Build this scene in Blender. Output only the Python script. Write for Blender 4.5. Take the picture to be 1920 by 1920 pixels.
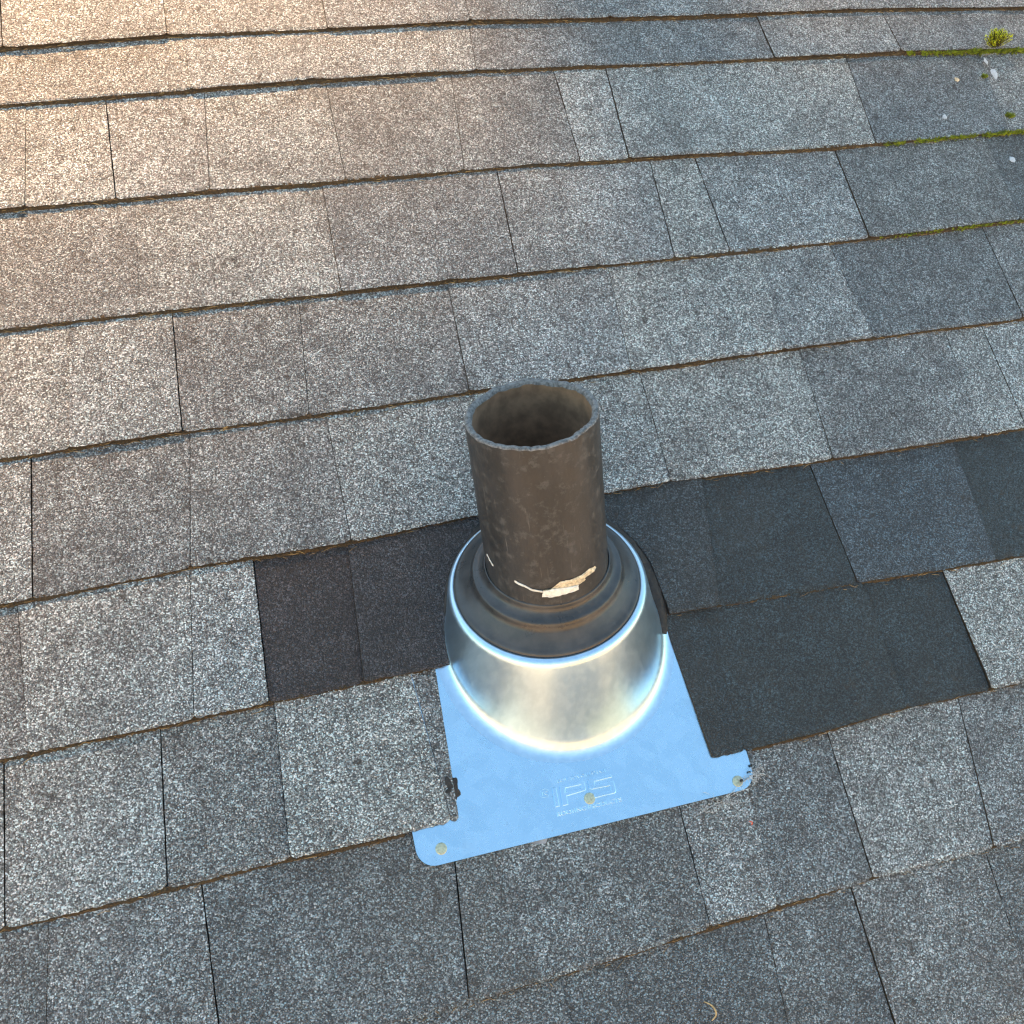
import bpy, bmesh, math, random
from mathutils import Vector, Matrix, noise

random.seed(7)
sc = bpy.context.scene
col = sc.collection
for o in list(bpy.data.objects): bpy.data.objects.remove(o)

# ---------------------------------------------------------------- camera, sky, sun, exposure
PITCH = math.radians(34.0)                       # roof slope
ROOF_Z = 4.2                                     # height of the roof frame's origin over the ground
RM = Matrix.Translation((0, 0, ROOF_Z)) @ Matrix.Rotation(PITCH, 4, 'X')   # roof frame (u along courses, v upslope, w out) -> world
D={'f': 1900.3643075970556, 'R': [[0.95743, 0.156673, -0.242449], [-0.229437, 0.922711, -0.30978], [0.175176, 0.352219, 0.919378]], 'C': [0.0, -0.32324, 0.96619], 'lines': {0: [(-0.1922, 0.6386), (-0.0115, 0.648), (0.192, 0.6477), (0.353, 0.6495), (0.6428, 0.6439), (0.8914, 0.6431), (1.1782, 0.6345)], 1: [(-0.1975, 0.5605), (-0.0289, 0.5655), (0.1783, 0.5708), (0.3358, 0.5726), (0.6196, 0.5682), (0.9453, 0.5656), (1.144, 0.5605)], 2: [(-0.2068, 0.423), (-0.095, 0.4248), (0.0114, 0.4271), (0.1526, 0.426), (0.349, 0.4275), (0.5752, 0.4239), (0.7832, 0.4192), (1.0798, 0.4215)], 3: [(-0.2165, 0.279), (-0.0515, 0.2812), (0.1269, 0.281), (0.3331, 0.2807), (0.5309, 0.2798), (0.7915, 0.2794), (1.0075, 0.2831)], 4: [(-0.2261, 0.137), (-0.0582, 0.1398), (0.1018, 0.1399), (0.2513, 0.1421), (0.4365, 0.1416), (0.7382, 0.1429), (0.951, 0.1429)], 5: [(-0.2359, -0.0078), (-0.0662, -0.0033), (0.0763, -0.0039), (0.2082, 0.002), (0.4465, 0.0049), (0.6007, 0.0005), (0.8851, 0.0002)], 6: [(-0.2453, -0.1469), (-0.1122, -0.1468), (-0.0128, -0.1449), (0.1598, -0.1427), (0.3912, -0.1365), (0.6005, -0.1422), (0.8164, -0.1484)], 7: [(-0.2547, -0.2862), (-0.124, -0.2848), (-0.0205, -0.2846), (0.0891, -0.2853), (0.386, -0.2844), (0.5102, -0.2828), (0.6109, -0.2796), (0.7414, -0.2813)], 8: [(0.0542, -0.435), (0.1885, -0.4339), (0.2647, -0.4332), (0.3424, -0.4298), (0.4341, -0.4282), (0.5154, -0.427), (0.6419, -0.4298), (0.6868, -0.4287)], 9: [(0.5235, -0.5789), (0.62, -0.5732)]}, 'tabs': {0: [('M', -0.186, -0.1891), ('L', -0.0059, -0.0112), ('L', 0.1792, 0.1753), ('L-', 0.3597, 0.3539), ('M', 0.5438, 0.5422), ('M', 0.8905, 0.8921), ('M', None, None)], 1: [('L', 0.0069, 0.005), ('L', 0.1358, 0.1268), ('L', 0.2971, 0.2935), ('L', 0.3524, 0.3452), ('M', 0.7524, 0.7518), ('L-', 0.9457, 0.9453), ('M', None, None)], 2: [('L', -0.172, -0.1823), ('L', -0.0885, -0.0909), ('L-', 0.0194, 0.0077), ('L', 0.1593, 0.158), ('L-', 0.3131, 0.2977), ('M', 0.4446, 0.4416), ('L', 0.5144, 0.5042), ('L', 0.6765, 0.6465), ('L', 0.861, 0.8487), ('M-', 1.0714, 1.0555), ('M', None, None)], 3: [('M', -0.0715, -0.0821), ('L', 0.1305, 0.1273), ('M', 0.3374, 0.3276), ('L-', 0.4214, 0.4253), ('L-', 0.532, 0.5215), ('L', 0.5923, 0.5933), ('L-', 0.7884, 0.7841), ('M', 1.0176, 1.0094), ('M-', None, None)], 4: [('L', -0.1517, -0.1636), ('L', -0.0507, -0.0572), ('M', 0.0807, 0.0689), ('M', 0.2457, 0.2397), ('L-', 0.4376, 0.4256), ('L', 0.6314, 0.618), ('L-', 0.7287, 0.7371), ('M', 0.9531, 0.9511), ('M', None, None)], 5: [('L', -0.1993, -0.2079), ('M', -0.0504, -0.0672), ('M', 0.0855, 0.0864), ('L', 0.4366, 0.4327), ('L', 0.6392, 0.6291), ('M', 0.8379, 0.8288), ('L', 0.891, 0.8891), ('L', None, None)], 6: [('L', -0.0686, -0.0821), ('L', -0.0091, -0.0151), ('DD', 0.0827, 0.0731), ('D', 0.47, 0.4445), ('DD', 0.6013, 0.6061), ('D+', 0.7887, 0.7809), ('DD', None, None)], 7: [('L', -0.2433, -0.2508), ('L', -0.1125, -0.1219), ('M', -0.0111, -0.0182), ('L', 0.1183, 0.1268), ('M', 0.4286, 0.4239), ('DD', 0.6134, 0.6122), ('DD', 0.7127, 0.7138), ('L', None, None)], 8: [('M', -0.2184, -0.2324), ('M', -0.0946, -0.0954), ('M-', 0.1269, 0.1106), ('M', 0.3454, 0.341), ('L', 0.4206, 0.4109), ('M', 0.5185, 0.5143), ('L', 0.675, 0.6511), ('L-', None, None)], 9: [('M', 0.0262, 0.0103), ('M-', 0.1949, 0.1863), ('M-', 0.3973, 0.3838), ('M', 0.4906, 0.4888), ('L', 0.6426, 0.6357), ('M', None, None)]}, 'patch': [(-1.961, 0.1078), (-1.926, 0.1147), (-1.791, 0.1164), (-1.657, 0.1222), (-1.501, 0.1216), (-1.391, 0.1213), (-1.292, 0.1215), (-1.137, 0.1231), (-0.999, 0.1215), (-0.975, 0.1187), (-1.132, 0.1179), (-1.236, 0.116), (-1.229, 0.1132), (-1.374, 0.1115), (-1.379, 0.1078), (-1.634, 0.1074), (-1.762, 0.1073)], 'strand': [(-2.386, 0.1214), (-2.251, 0.1192), (-2.086, 0.1145), (-1.921, 0.1128)], 'left': [(-3.0, 0.1342), (-2.903, 0.1305), (-2.819, 0.1273)]}

cam = bpy.data.cameras.new('camera'); cam_o = bpy.data.objects.new('camera', cam); col.objects.link(cam_o)
cam.sensor_width = 36; cam.lens = 36 * D['f'] / 1920; cam.clip_start = 0.02; cam.clip_end = 3000
Rc = Matrix(D['R']).to_4x4()
cam_o.matrix_world = RM @ Matrix.Translation(D['C']) @ Rc
sc.camera = cam_o

EDGE_U, EDGE_V = -.12, .25       # where the added tree's shade begins on the roof
SUN_EL = math.radians(59.0); SUN_AZ = math.radians(-12.0)      # azimuth from +Y, negative towards -X
sun_dir = Vector((math.sin(SUN_AZ) * math.cos(SUN_EL), math.cos(SUN_AZ) * math.cos(SUN_EL), math.sin(SUN_EL)))
w = bpy.data.worlds.new('World'); sc.world = w; w.use_nodes = True
nt = w.node_tree; nt.nodes.clear()
out = nt.nodes.new('ShaderNodeOutputWorld'); bg = nt.nodes.new('ShaderNodeBackground'); sky = nt.nodes.new('ShaderNodeTexSky')
sky.sky_type = 'NISHITA'; sky.sun_disc = False; sky.sun_elevation = SUN_EL; sky.sun_rotation = SUN_AZ
sky.altitude = 100; sky.air_density = 0.9; sky.dust_density = 0.15; sky.ozone_density = 3.0
bg.inputs['Strength'].default_value = 0.10
nt.links.new(sky.outputs[0], bg.inputs[0]); nt.links.new(bg.outputs[0], out.inputs[0])
sl = bpy.data.lights.new('sun', 'SUN'); sl.energy = 3.2; sl.angle = math.radians(2.4); sl.color = (1.0, 0.59, 0.39)
so = bpy.data.objects.new('sun', sl); col.objects.link(so); so.rotation_euler = (-sun_dir).to_track_quat('-Z', 'Y').to_euler()
so.location = (0, 0, 20)
sc.view_settings.view_transform = 'Standard'; sc.view_settings.look = 'None'; sc.view_settings.gamma = 1
sc.view_settings.use_curve_mapping = False
sc.view_settings.exposure = 2.65
sc.view_settings.use_white_balance = True; sc.view_settings.white_balance_temperature = 9500; sc.view_settings.white_balance_tint = -5
sc.cycles.filter_width = 1.3
sc.render.engine = 'CYCLES'
sc.cycles.use_denoising = True
sc.cycles.max_bounces = 5; sc.cycles.sample_clamp_indirect = 4

# ---------------------------------------------------------------- helpers
def rw(u, v, wv=0.0): return RM @ Vector((u, v, wv))

def link(name, me, parent=None, mats=(), matrix=None):
    o = bpy.data.objects.new(name, me); col.objects.link(o)
    if me is not None:
        for m in mats: me.materials.append(m)
    if matrix is not None: o.matrix_world = matrix
    if parent is not None:
        o.parent = parent; o.matrix_parent_inverse = parent_mw[parent].inverted()
    parent_mw[o] = matrix.copy() if matrix is not None else Matrix.Identity(4)
    return o
parent_mw = {}

def mesh(name, verts, faces, smooth=False, midx=None):
    me = bpy.data.meshes.new(name); me.from_pydata([tuple(p) for p in verts], [], faces); me.update()
    if smooth: me.polygons.foreach_set('use_smooth', [True] * len(me.polygons))
    if midx: me.polygons.foreach_set('material_index', midx)
    return me

def tag(o, label=None, cat=None, group=None, kind=None):
    for k, x in (('label', label), ('category', cat), ('group', group), ('kind', kind)):
        if x: o[k] = x
    return o

def interp(pts, x):
    if x <= pts[0][0]: return pts[0][1]
    for (a, b), (c, d) in zip(pts, pts[1:]):
        if x <= c:
            t = (x - a) / (c - a); t = t * t * (3 - 2 * t) * .5 + t * .5
            return b + (d - b) * t
    return pts[-1][1]

def n1(x, y=0.0, z=0.0): return noise.noise(Vector((x, y, z)))

class N:
    """small node-tree helper"""
    def __init__(s, name):
        s.m = bpy.data.materials.new(name); s.m.use_nodes = True; s.t = s.m.node_tree; s.t.nodes.clear()
        s.o = s.t.nodes.new('ShaderNodeOutputMaterial'); s.b = s.t.nodes.new('ShaderNodeBsdfPrincipled')
        s.t.links.new(s.b.outputs[0], s.o.inputs[0])
    def n(s, ty, **k):
        x = s.t.nodes.new(ty)
        for a, b in k.items():
            if a.startswith('i_'):
                x.inputs[a[2:].replace('_', ' ')].default_value = b
            else: setattr(x, a, b)
        return x
    def l(s, a, b): s.t.links.new(a, b)
    def put(s, a, sock):
        if hasattr(a, 'is_linked') or isinstance(a, bpy.types.NodeSocket): s.l(a, sock)
        else: sock.default_value = a
    def math(s, op, a, b=0.0, c=None, clamp=False):
        x = s.n('ShaderNodeMath', operation=op, use_clamp=clamp); s.put(a, x.inputs[0]); s.put(b, x.inputs[1])
        if c is not None: s.put(c, x.inputs[2])
        return x.outputs[0]
    def mix(s, f, a, b, blend='MIX'):
        x = s.n('ShaderNodeMix', data_type='RGBA', blend_type=blend); s.put(f, x.inputs[0])
        s.put((*a, 1) if isinstance(a, tuple) and len(a) == 3 else a, x.inputs[6]); s.put((*b, 1) if isinstance(b, tuple) and len(b) == 3 else b, x.inputs[7])
        return x.outputs[2]
    def ramp(s, f, stops, interp='LINEAR'):
        x = s.n('ShaderNodeValToRGB'); r = x.color_ramp; r.interpolation = interp
        while len(r.elements) < len(stops): r.elements.new(0.5)
        for e, (p, c) in zip(r.elements, stops): e.position = p; e.color = (*c, 1) if len(c) == 3 else c
        s.put(f, x.inputs[0]); return x.outputs[0]
    def noise(s, vec, scale, detail=2.0, rough=0.5):
        x = s.n('ShaderNodeTexNoise', i_Scale=scale, i_Detail=detail, i_Roughness=rough); s.l(vec, x.inputs['Vector']); return x.outputs[0]
    def rng(s, x, a, b, c=0.0, d=1.0):
        r = s.n('ShaderNodeMapRange', interpolation_type='SMOOTHSTEP'); s.put(x, r.inputs[0])
        for i, q in zip((1, 2, 3, 4), (a, b, c, d)): r.inputs[i].default_value = q
        return r.outputs[0]
    def bump(s, h, strength, dist, prev=None):
        x = s.n('ShaderNodeBump'); x.inputs['Strength'].default_value = strength; x.inputs['Distance'].default_value = dist
        s.l(h, x.inputs['Height'])
        if prev is not None: s.l(prev, x.inputs['Normal'])
        return x.outputs[0]
    def vec(s):
        return s.n('ShaderNodeTexCoord').outputs['Object']

# ---------------------------------------------------------------- materials
def granule_material():
    g = N('mineral_granules'); t = g.n('ShaderNodeTexCoord'); oi = g.n('ShaderNodeObjectInfo')
    off = g.n('ShaderNodeCombineXYZ'); g.l(g.math('MULTIPLY', oi.outputs['Random'], 37.0), off.inputs[0]); g.l(g.math('MULTIPLY', oi.outputs['Random'], 91.0), off.inputs[1])
    va = g.n('ShaderNodeVectorMath', operation='ADD'); g.l(t.outputs['Object'], va.inputs[0]); g.l(off.outputs[0], va.inputs[1]); P = va.outputs[0]
    world = g.n('ShaderNodeNewGeometry').outputs['Position']
    A = g.n('ShaderNodeTexVoronoi', voronoi_dimensions='2D', i_Scale=740.0); g.l(P, A.inputs['Vector'])
    B = g.n('ShaderNodeTexVoronoi', voronoi_dimensions='2D', i_Scale=1300.0); g.l(P, B.inputs['Vector'])
    sa = g.n('ShaderNodeSeparateColor'); g.l(A.outputs['Color'], sa.inputs[0]); sb = g.n('ShaderNodeSeparateColor'); g.l(B.outputs['Color'], sb.inputs[0])
    # big stones lie over fine ones where their random value is high
    big = g.math('GREATER_THAN', sa.outputs[2], 0.28)
    r = g.n('ShaderNodeMix', data_type='FLOAT'); g.l(big, r.inputs[0]); g.l(sb.outputs[0], r.inputs[2]); g.l(sa.outputs[0], r.inputs[3]); r = r.outputs[0]
    d = g.n('ShaderNodeMix', data_type='FLOAT'); g.l(big, d.inputs[0]); g.l(B.outputs['Distance'], d.inputs[2]); g.l(A.outputs['Distance'], d.inputs[3]); d = d.outputs[0]
    big_n = g.noise(world, 7.0, 3.0, .55); mid_n = g.noise(world, 34.0, 3.0, .6); wear_n = g.noise(world, 75.0, 4.0, .65)
    bias = g.math('ADD', g.math('MULTIPLY', g.math('SUBTRACT', big_n, .5), .30), g.math('MULTIPLY', g.math('SUBTRACT', mid_n, .5), .52))
    bias = g.math('ADD', bias, g.math('SUBTRACT', oi.outputs['Alpha'], .5))
    x = g.math('ADD', r, bias, clamp=True)
    tone = g.ramp(x, [(0.0, (.060, .057, .058)), (.22, (.098, .093, .094)), (.45, (.175, .170, .171)), (.68, (.30, .30, .298)), (.88, (.52, .53, .525)), (1.0, (.80, .81, .80))])
    hue = g.mix(sa.outputs[1], (.86, 1.02, 1.02), (1.04, .98, .96))
    c = g.mix(1.0, tone, hue, 'MULTIPLY'); c = g.mix(1.0, c, oi.outputs['Color'], 'MULTIPLY')
    gap = g.rng(d, .46, .78); c = g.mix(g.math('MULTIPLY', gap, .6), c, (.030, .027, .026))
    wear = g.rng(wear_n, .61, .69); c = g.mix(g.math('MULTIPLY', wear, .75), c, (.030, .025, .022))
    dust = g.rng(g.noise(world, 3.1, 4, .6), .5, .75); c = g.mix(g.math('MULTIPLY', dust, .10), c, (.22, .19, .15))
    g.l(c, g.b.inputs['Base Color'])
    g.l(g.rng(sb.outputs[1], 0, 1, .42, .85), g.b.inputs['Roughness'])
    h = g.math('SUBTRACT', g.math('MULTIPLY', sa.outputs[0], .45), g.math('POWER', d, 2.0))
    h2 = g.math('MULTIPLY', B.outputs['Distance'], -.35)
    g.l(g.bump(g.math('ADD', h, h2), 1.0, .0011), g.b.inputs['Normal'])
    return g.m

def edge_material():
    g = N('cut_asphalt_edge'); p = g.n('ShaderNodeNewGeometry').outputs['Position']
    n = g.noise(p, 420, 4, .7); m = g.noise(p, 60, 3, .6)
    c = g.ramp(n, [(.25, (.014, .010, .007)), (.5, (.050, .031, .015)), (.75, (.12, .074, .034))])
    c = g.mix(g.rng(m, .4, .65), c, (.035, .024, .015)); g.l(c, g.b.inputs['Base Color']); g.b.inputs['Roughness'].default_value = .95
    g.l(g.bump(n, 1, .002), g.b.inputs['Normal']); return g.m

def litter_material():
    g = N('brown_needle_dust'); p = g.n('ShaderNodeNewGeometry').outputs['Position']
    n = g.noise(p, 520, 4, .75); m = g.noise(p, 38, 3, .6)
    c = g.ramp(n, [(.25, (.016, .011, .007)), (.45, (.055, .034, .016)), (.62, (.125, .076, .034)), (.8, (.24, .16, .085))])
    c = g.mix(g.rng(m, .46, .66, 0, .65), c, (.060, .045, .028)); g.l(c, g.b.inputs['Base Color']); g.b.inputs['Roughness'].default_value = .95
    g.l(g.bump(n, 1, .003), g.b.inputs['Normal']); return g.m

def plain(name, c, rough=.7, metal=0.0, var=.25, scale=200.0, bump=0.0, spec=None):
    g = N(name); p = g.vec(); n = g.noise(p, scale, 4, .6)
    lo = tuple(x * (1 - var) for x in c); hi = tuple(min(1, x * (1 + var)) for x in c)
    g.l(g.mix(g.rng(n, .3, .7), lo, hi), g.b.inputs['Base Color'])
    g.b.inputs['Roughness'].default_value = rough; g.b.inputs['Metallic'].default_value = metal
    if spec is not None: g.b.inputs['Specular IOR Level'].default_value = spec
    if bump: g.l(g.bump(n, 1, bump), g.b.inputs['Normal'])
    return g.m

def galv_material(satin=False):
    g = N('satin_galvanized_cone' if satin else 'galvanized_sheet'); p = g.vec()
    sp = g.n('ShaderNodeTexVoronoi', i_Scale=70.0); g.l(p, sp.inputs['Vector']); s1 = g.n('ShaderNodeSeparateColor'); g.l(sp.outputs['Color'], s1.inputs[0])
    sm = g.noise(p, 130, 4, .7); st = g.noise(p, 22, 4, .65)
    c = g.mix(g.rng(s1.outputs[0], 0, 1), (.48, .71, .86), (.53, .76, .91)); spots = g.rng(sm, .63, .75)  # blue of the mirrored sky partly put into the sheet's base colour
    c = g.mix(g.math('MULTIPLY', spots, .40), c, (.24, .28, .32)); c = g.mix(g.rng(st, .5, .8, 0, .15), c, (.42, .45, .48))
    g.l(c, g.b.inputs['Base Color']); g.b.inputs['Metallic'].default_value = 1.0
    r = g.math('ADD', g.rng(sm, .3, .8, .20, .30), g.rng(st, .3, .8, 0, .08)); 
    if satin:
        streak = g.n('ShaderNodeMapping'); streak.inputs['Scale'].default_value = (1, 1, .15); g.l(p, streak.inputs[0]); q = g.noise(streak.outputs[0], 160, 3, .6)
        g.l(g.mix(g.rng(q, .35, .7), (.48, .66, .80), (.53, .71, .85)), g.b.inputs['Base Color']); g.l(g.rng(q, .3, .7, .30, .34), g.b.inputs['Roughness'])  # cone carries the same mirrored sky blue in its base colour
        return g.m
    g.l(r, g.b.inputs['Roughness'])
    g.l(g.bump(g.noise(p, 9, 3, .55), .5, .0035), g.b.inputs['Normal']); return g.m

def pipe_material():
    g = N('weathered_black_pipe'); p = g.vec()
    mp = g.n('ShaderNodeMapping'); mp.inputs['Scale'].default_value = (1, 1, .28); g.l(p, mp.inputs[0])
    a = g.noise(mp.outputs[0], 42, 5, .65); b = g.noise(p, 95, 5, .72); f = g.noise(p, 700, 3, .6)
    c = g.mix(g.rng(a, .35, .7), (.021, .0215, .0225), (.037, .036, .037))
    c = g.mix(g.rng(b, .50, .68, 0, .6), c, (.088, .085, .083))
    m2 = g.n('ShaderNodeMapping'); m2.inputs['Scale'].default_value = (9, 9, .6); m2.inputs['Rotation'].default_value = (.1, .25, 0); g.l(p, m2.inputs[0]); sc_ = g.noise(m2.outputs[0], 40, 3, .6)
    c = g.mix(g.math('MULTIPLY', g.rng(sc_, .64, .72, 0, .5), g.rng(a, .4, .6)), c, (.16, .15, .14)); c = g.mix(g.rng(f, .68, .78, 0, .35), c, (.26, .25, .235))
    g.l(c, g.b.inputs['Base Color']); g.l(g.rng(b, .3, .7, .42, .62), g.b.inputs['Roughness'])
    g.l(g.bump(b, .35, .0008), g.b.inputs['Normal']); return g.m

def rubber_material():
    g = N('black_rubber'); p = g.vec(); a = g.noise(p, 38, 5, .65); b = g.noise(p, 210, 4, .7)
    c = g.mix(g.rng(a, .35, .7), (.030, .030, .031), (.060, .059, .059)); c = g.mix(g.rng(b, .6, .75, 0, .3), c, (.12, .115, .105))
    g.l(c, g.b.inputs['Base Color']); g.l(g.rng(a, .3, .7, .26, .42), g.b.inputs['Roughness'])
    g.l(g.bump(a, .15, .001), g.b.inputs['Normal']); return g.m

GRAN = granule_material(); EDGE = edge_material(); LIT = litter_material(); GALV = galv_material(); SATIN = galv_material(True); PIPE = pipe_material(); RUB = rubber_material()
RIMM = plain('rough_sawn_pipe_edge', (.17, .158, .150), .75, var=.5, scale=350, bump=.001)
BORE = plain('rusty_brown_bore', (.21, .12, .072), .9, var=.3, scale=60, bump=.0003)
BLACKM = plain('rough_black', (.026, .021, .018), .75, var=.4, scale=160, bump=.002)
PAPER = plain('peeling_tan_label', (.62, .50, .34), .8, var=.35, scale=260, bump=.0004)
PAPERW = plain('torn_white_paper', (.72, .69, .62), .8, var=.15, scale=260, bump=.0003)
ZINC = plain('zinc_nail_head', (.46, .47, .34), .45, metal=.5, var=.25, scale=500)
NEEDLE = plain('dry_conifer_needle', (.30, .19, .08), .8, var=.5, scale=90)
MOSS = plain('green_moss', (.17, .21, .018), .8, var=.6, scale=240)
MOSSB = plain('bright_moss_shoot', (.62, .64, .035), .7, var=.45, scale=180)
DARKMOSS = plain('brown_moss_heart', (.05, .035, .012), .9, var=.4)
WHITE = plain('chalky_white', (.46, .48, .50), .8, var=.15, scale=500)
CURL = plain('pale_curled_needle', (.52, .33, .15), .7, var=.3)
REDM = plain('red_fibre', (.62, .10, .05), .6)
WEBM = plain('grey_spider_silk', (.50, .50, .49), .7)
LEAFS = plain('grey_dead_leaf', (.27, .26, .27), .7, var=.3, scale=120, bump=.001)

# ---------------------------------------------------------------- house and roof
EXP = .143
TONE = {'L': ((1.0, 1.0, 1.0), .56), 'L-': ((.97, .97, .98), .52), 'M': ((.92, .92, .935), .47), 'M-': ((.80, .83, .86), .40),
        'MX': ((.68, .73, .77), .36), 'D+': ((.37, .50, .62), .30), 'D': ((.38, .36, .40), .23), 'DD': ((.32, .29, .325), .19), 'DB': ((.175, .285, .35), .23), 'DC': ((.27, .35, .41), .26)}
house = link('house', None, None, (), Matrix.Translation((0, 0, 0)))
tag(house, 'house whose roof slope of weathered grey asphalt shingles fills the picture', 'house')

def deck_mesh():
    u0, u1, v0, v1, t = -4.0, 5.0, -.90, 3.4, .05
    V = [rw(u0, v0, -.004), rw(u1, v0, -.004), rw(u1, v1, -.004), rw(u0, v1, -.004)]
    rid = V[3].y
    back = [Vector((p.x, 2 * rid - p.y, p.z)) for p in (V[1], V[0])]
    V += back; V += [p - Vector((0, 0, t)) for p in V]
    F = [(0, 1, 2, 3), (3, 2, 4, 5), (0, 6, 7, 1), (1, 7, 8, 2), (2, 8, 10, 4), (4, 10, 11, 5), (5, 11, 9, 3), (3, 9, 6, 0), (6, 9, 8, 7), (9, 11, 10, 8)]
    return mesh('roof', V, F)
roof = link('roof', deck_mesh(), house, (GRAN,), Matrix.Identity(4)); roof.color = (.8, .8, .82, .42)
def walls_mesh():
    a = rw(-3.6, -.5, -.2); b = rw(4.6, -.5, -.2); c = rw(0, 3.4, -.2); yb = 2 * c.y - a.y
    bm = bmesh.new()
    p = [Vector(q) for q in ((a.x, a.y, 0), (b.x, a.y, 0), (b.x, yb, 0), (a.x, yb, 0))]; z = a.z
    lo = [bm.verts.new(q) for q in p]; hi = [bm.verts.new((q.x, q.y, z)) for q in p]
    g1 = bm.verts.new((a.x, c.y, c.z)); g2 = bm.verts.new((b.x, c.y, c.z))
    bm.faces.new((lo[0], lo[1], hi[1], hi[0])); bm.faces.new((lo[1], lo[2], hi[2], g2, hi[1])); bm.faces.new((lo[2], lo[3], hi[3], hi[2])); bm.faces.new((lo[3], lo[0], hi[0], g1, hi[3]))
    me = bpy.data.meshes.new('wall'); bm.to_mesh(me); bm.free(); return me
SIDING = plain('grey_siding', (.42, .43, .42), .7, var=.1, scale=6)
link('wall', walls_mesh(), house, (SIDING,), Matrix.Identity(4))

lines = {int(k): [tuple(p) for p in x] for k, x in D['lines'].items()}
for k in range(-7, 0): lines[k] = [(-2, .571 - (k - 1) * EXP + .0)] 
base0 = sum(p[1] for p in lines[0]) / len(lines[0])
for k in range(-7, 0): lines[k] = [(-2, base0 - k * EXP), (3, base0 - k * EXP - .004)]
for k in range(10, 12): lines[k] = [(-2, -.575 - (k - 9) * EXP), (3, -.575 - (k - 9) * EXP)]
def VB(k, u): return interp(lines[k], u) + .0009 * n1(u * 9, k * 7.3)

ARCH_C = (.2745, -.1080); ARCH_R = .1135
JW = {0: (3, 2, 2, 2, 1, 1), 1: (1, 1, 1, 2, 3, 3), 2: (1, 3, 2, 2, 2, 3, 3, 2, 3, 1), 3: (1, 2, 3, 1, 3, 3, 3, 2), 4: (1, 3, 2, 2, 2, 0, 3, 3), 5: (3, 2, 2, 3, 0, 3, 3),
      6: (2, 3, 1, 0, 0, 3, 0), 7: (3, 3, 2, 2, 2, 1, 1, 3, 3), 8: (1, 3, 3, 3, 1, 3, 2), 9: (1, 1, 2, 3, 3)}
JMAP = {}
def gap_w(k, u):
    return (.00003, .00012, .00032, .00065)[JMAP.get((k, round(u, 4)), 2)]
def tab_geo(k, uLt, uLb, uRt, uRb, lift, cut=False, fine=True, seed=0, near_=False):
    """one shingle tab in the roof frame: verts, faces, material indices"""
    head = .22
    srow = [-head, 0.0, .06, .12, .18, .24, .30, .36, .42, .48, .54, .60, .66, .72, .78, .84, .90, .975, 1.0] if fine else [-head, .3, 1.0]
    width = uRb - uLb; n = max(6, int(width / (.0024 if fine else .02)))
    fr = [i / n for i in range(n + 1)]
    if cut:
        for e in (-1, 1):
            for q in (-.0006, .0006, -.004, -.009, -.016):
                x = (ARCH_C[0] + e * (ARCH_R + q) - uLb) / width
                if 0 < x < 1: fr.append(x)
        fr = sorted(fr)
    m = len(fr); V = []; F = []; mi = []
    wl = gap_w(k, uLb); wr = gap_w(k, uRb)
    gl = [wl * (1 + .9 * n1(j * 1.7, seed * 3.1, 1)) for j in range(len(srow))]
    gr = [wr * (1 + .9 * n1(j * 1.7, seed * 3.1 + 40, 5)) for j in range(len(srow))]
    for i, x in enumerate(fr):
        bj = .0011 * n1(x * width * 330, seed * 5.7, k) + .0008 * n1(x * width * 120, seed * 2.3, k + 9) + max(0, n1(x * width * 28, seed * 9.1, k)) ** 2 * .004
        corner = max(0, 1 - min(x, 1 - x) * width / .006) ** 2 * .0022
        for j, s in enumerate(srow):
            ua = uLt + (uLb - uLt) * s + gl[j]; ub = uRt + (uRb - uRt) * s - gr[j]
            u = ua + (ub - ua) * x
            vb = VB(k, u) + (bj + corner if fine else 0); vt = VB(k - 1, u)
            if cut:
                dd = ARCH_R ** 2 - (u - ARCH_C[0]) ** 2
                if dd > 0: vb = max(vb, min(ARCH_C[1] + math.sqrt(dd) + bj, vt + .02))
            v = vt + (vb - vt) * s
            sv = (VB(k - 1, u) - v) / max(.05, VB(k - 1, u) - VB(k, u))
            h = .0018 + .0044 * sv + (lift * (.7 + .3 * max(0, min(1, sv))) if near_ else lift * (.35 + .65 * max(0, min(1, sv)))) + .0005 * n1(u * 14, v * 14, k * 3.3)
            if s == 1.0: h -= .0009
            V.append((u, v, h))
    r = len(srow)
    for i in range(m - 1):
        for j in range(r - 1):
            F.append((i * r + j, i * r + j + 1, (i + 1) * r + j + 1, (i + 1) * r + j)); mi.append(0)
    # side and lower faces down to the sheet below
    ring = [j for j in range(r)] + [i * r + r - 1 for i in range(1, m)] + [(m - 1) * r + j for j in range(r - 2, -1, -1)]
    b0 = len(V)
    for q in ring:
        x = V[q]; V.append((x[0], x[1] + .0006, -.003))
    for i in range(len(ring) - 1):
        F.append((ring[i], b0 + i, b0 + i + 1, ring[i + 1])); mi.append(1)
    return V, F, mi

def add_tab(k, uLt, uLb, uRt, uRb, tone, lift, cut=False, seed=0, near_=False):
    V, F, mi = tab_geo(k, uLt, uLb, uRt, uRb, lift, cut, True, seed, near_)
    cu, cv = (uLb + uRb) / 2, VB(k, (uLb + uRb) / 2)
    me = mesh('shingle', [(x - cu, y - cv, z) for x, y, z in V], F, False, mi)
    o = link('shingle', me, roof, (GRAN, EDGE), RM @ Matrix.Translation((cu, cv, 0)))
    rgb, al = TONE[tone]; j = random.uniform(.94, 1.05); t = random.uniform(-.02, .02)
    o.color = (rgb[0] * j * (1 + t), rgb[1] * j, rgb[2] * j * (1 - t), al + random.uniform(-.02, .02))
    return o

tabs = {int(k): [list(x) for x in v] for k, v in D['tabs'].items()}
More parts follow.
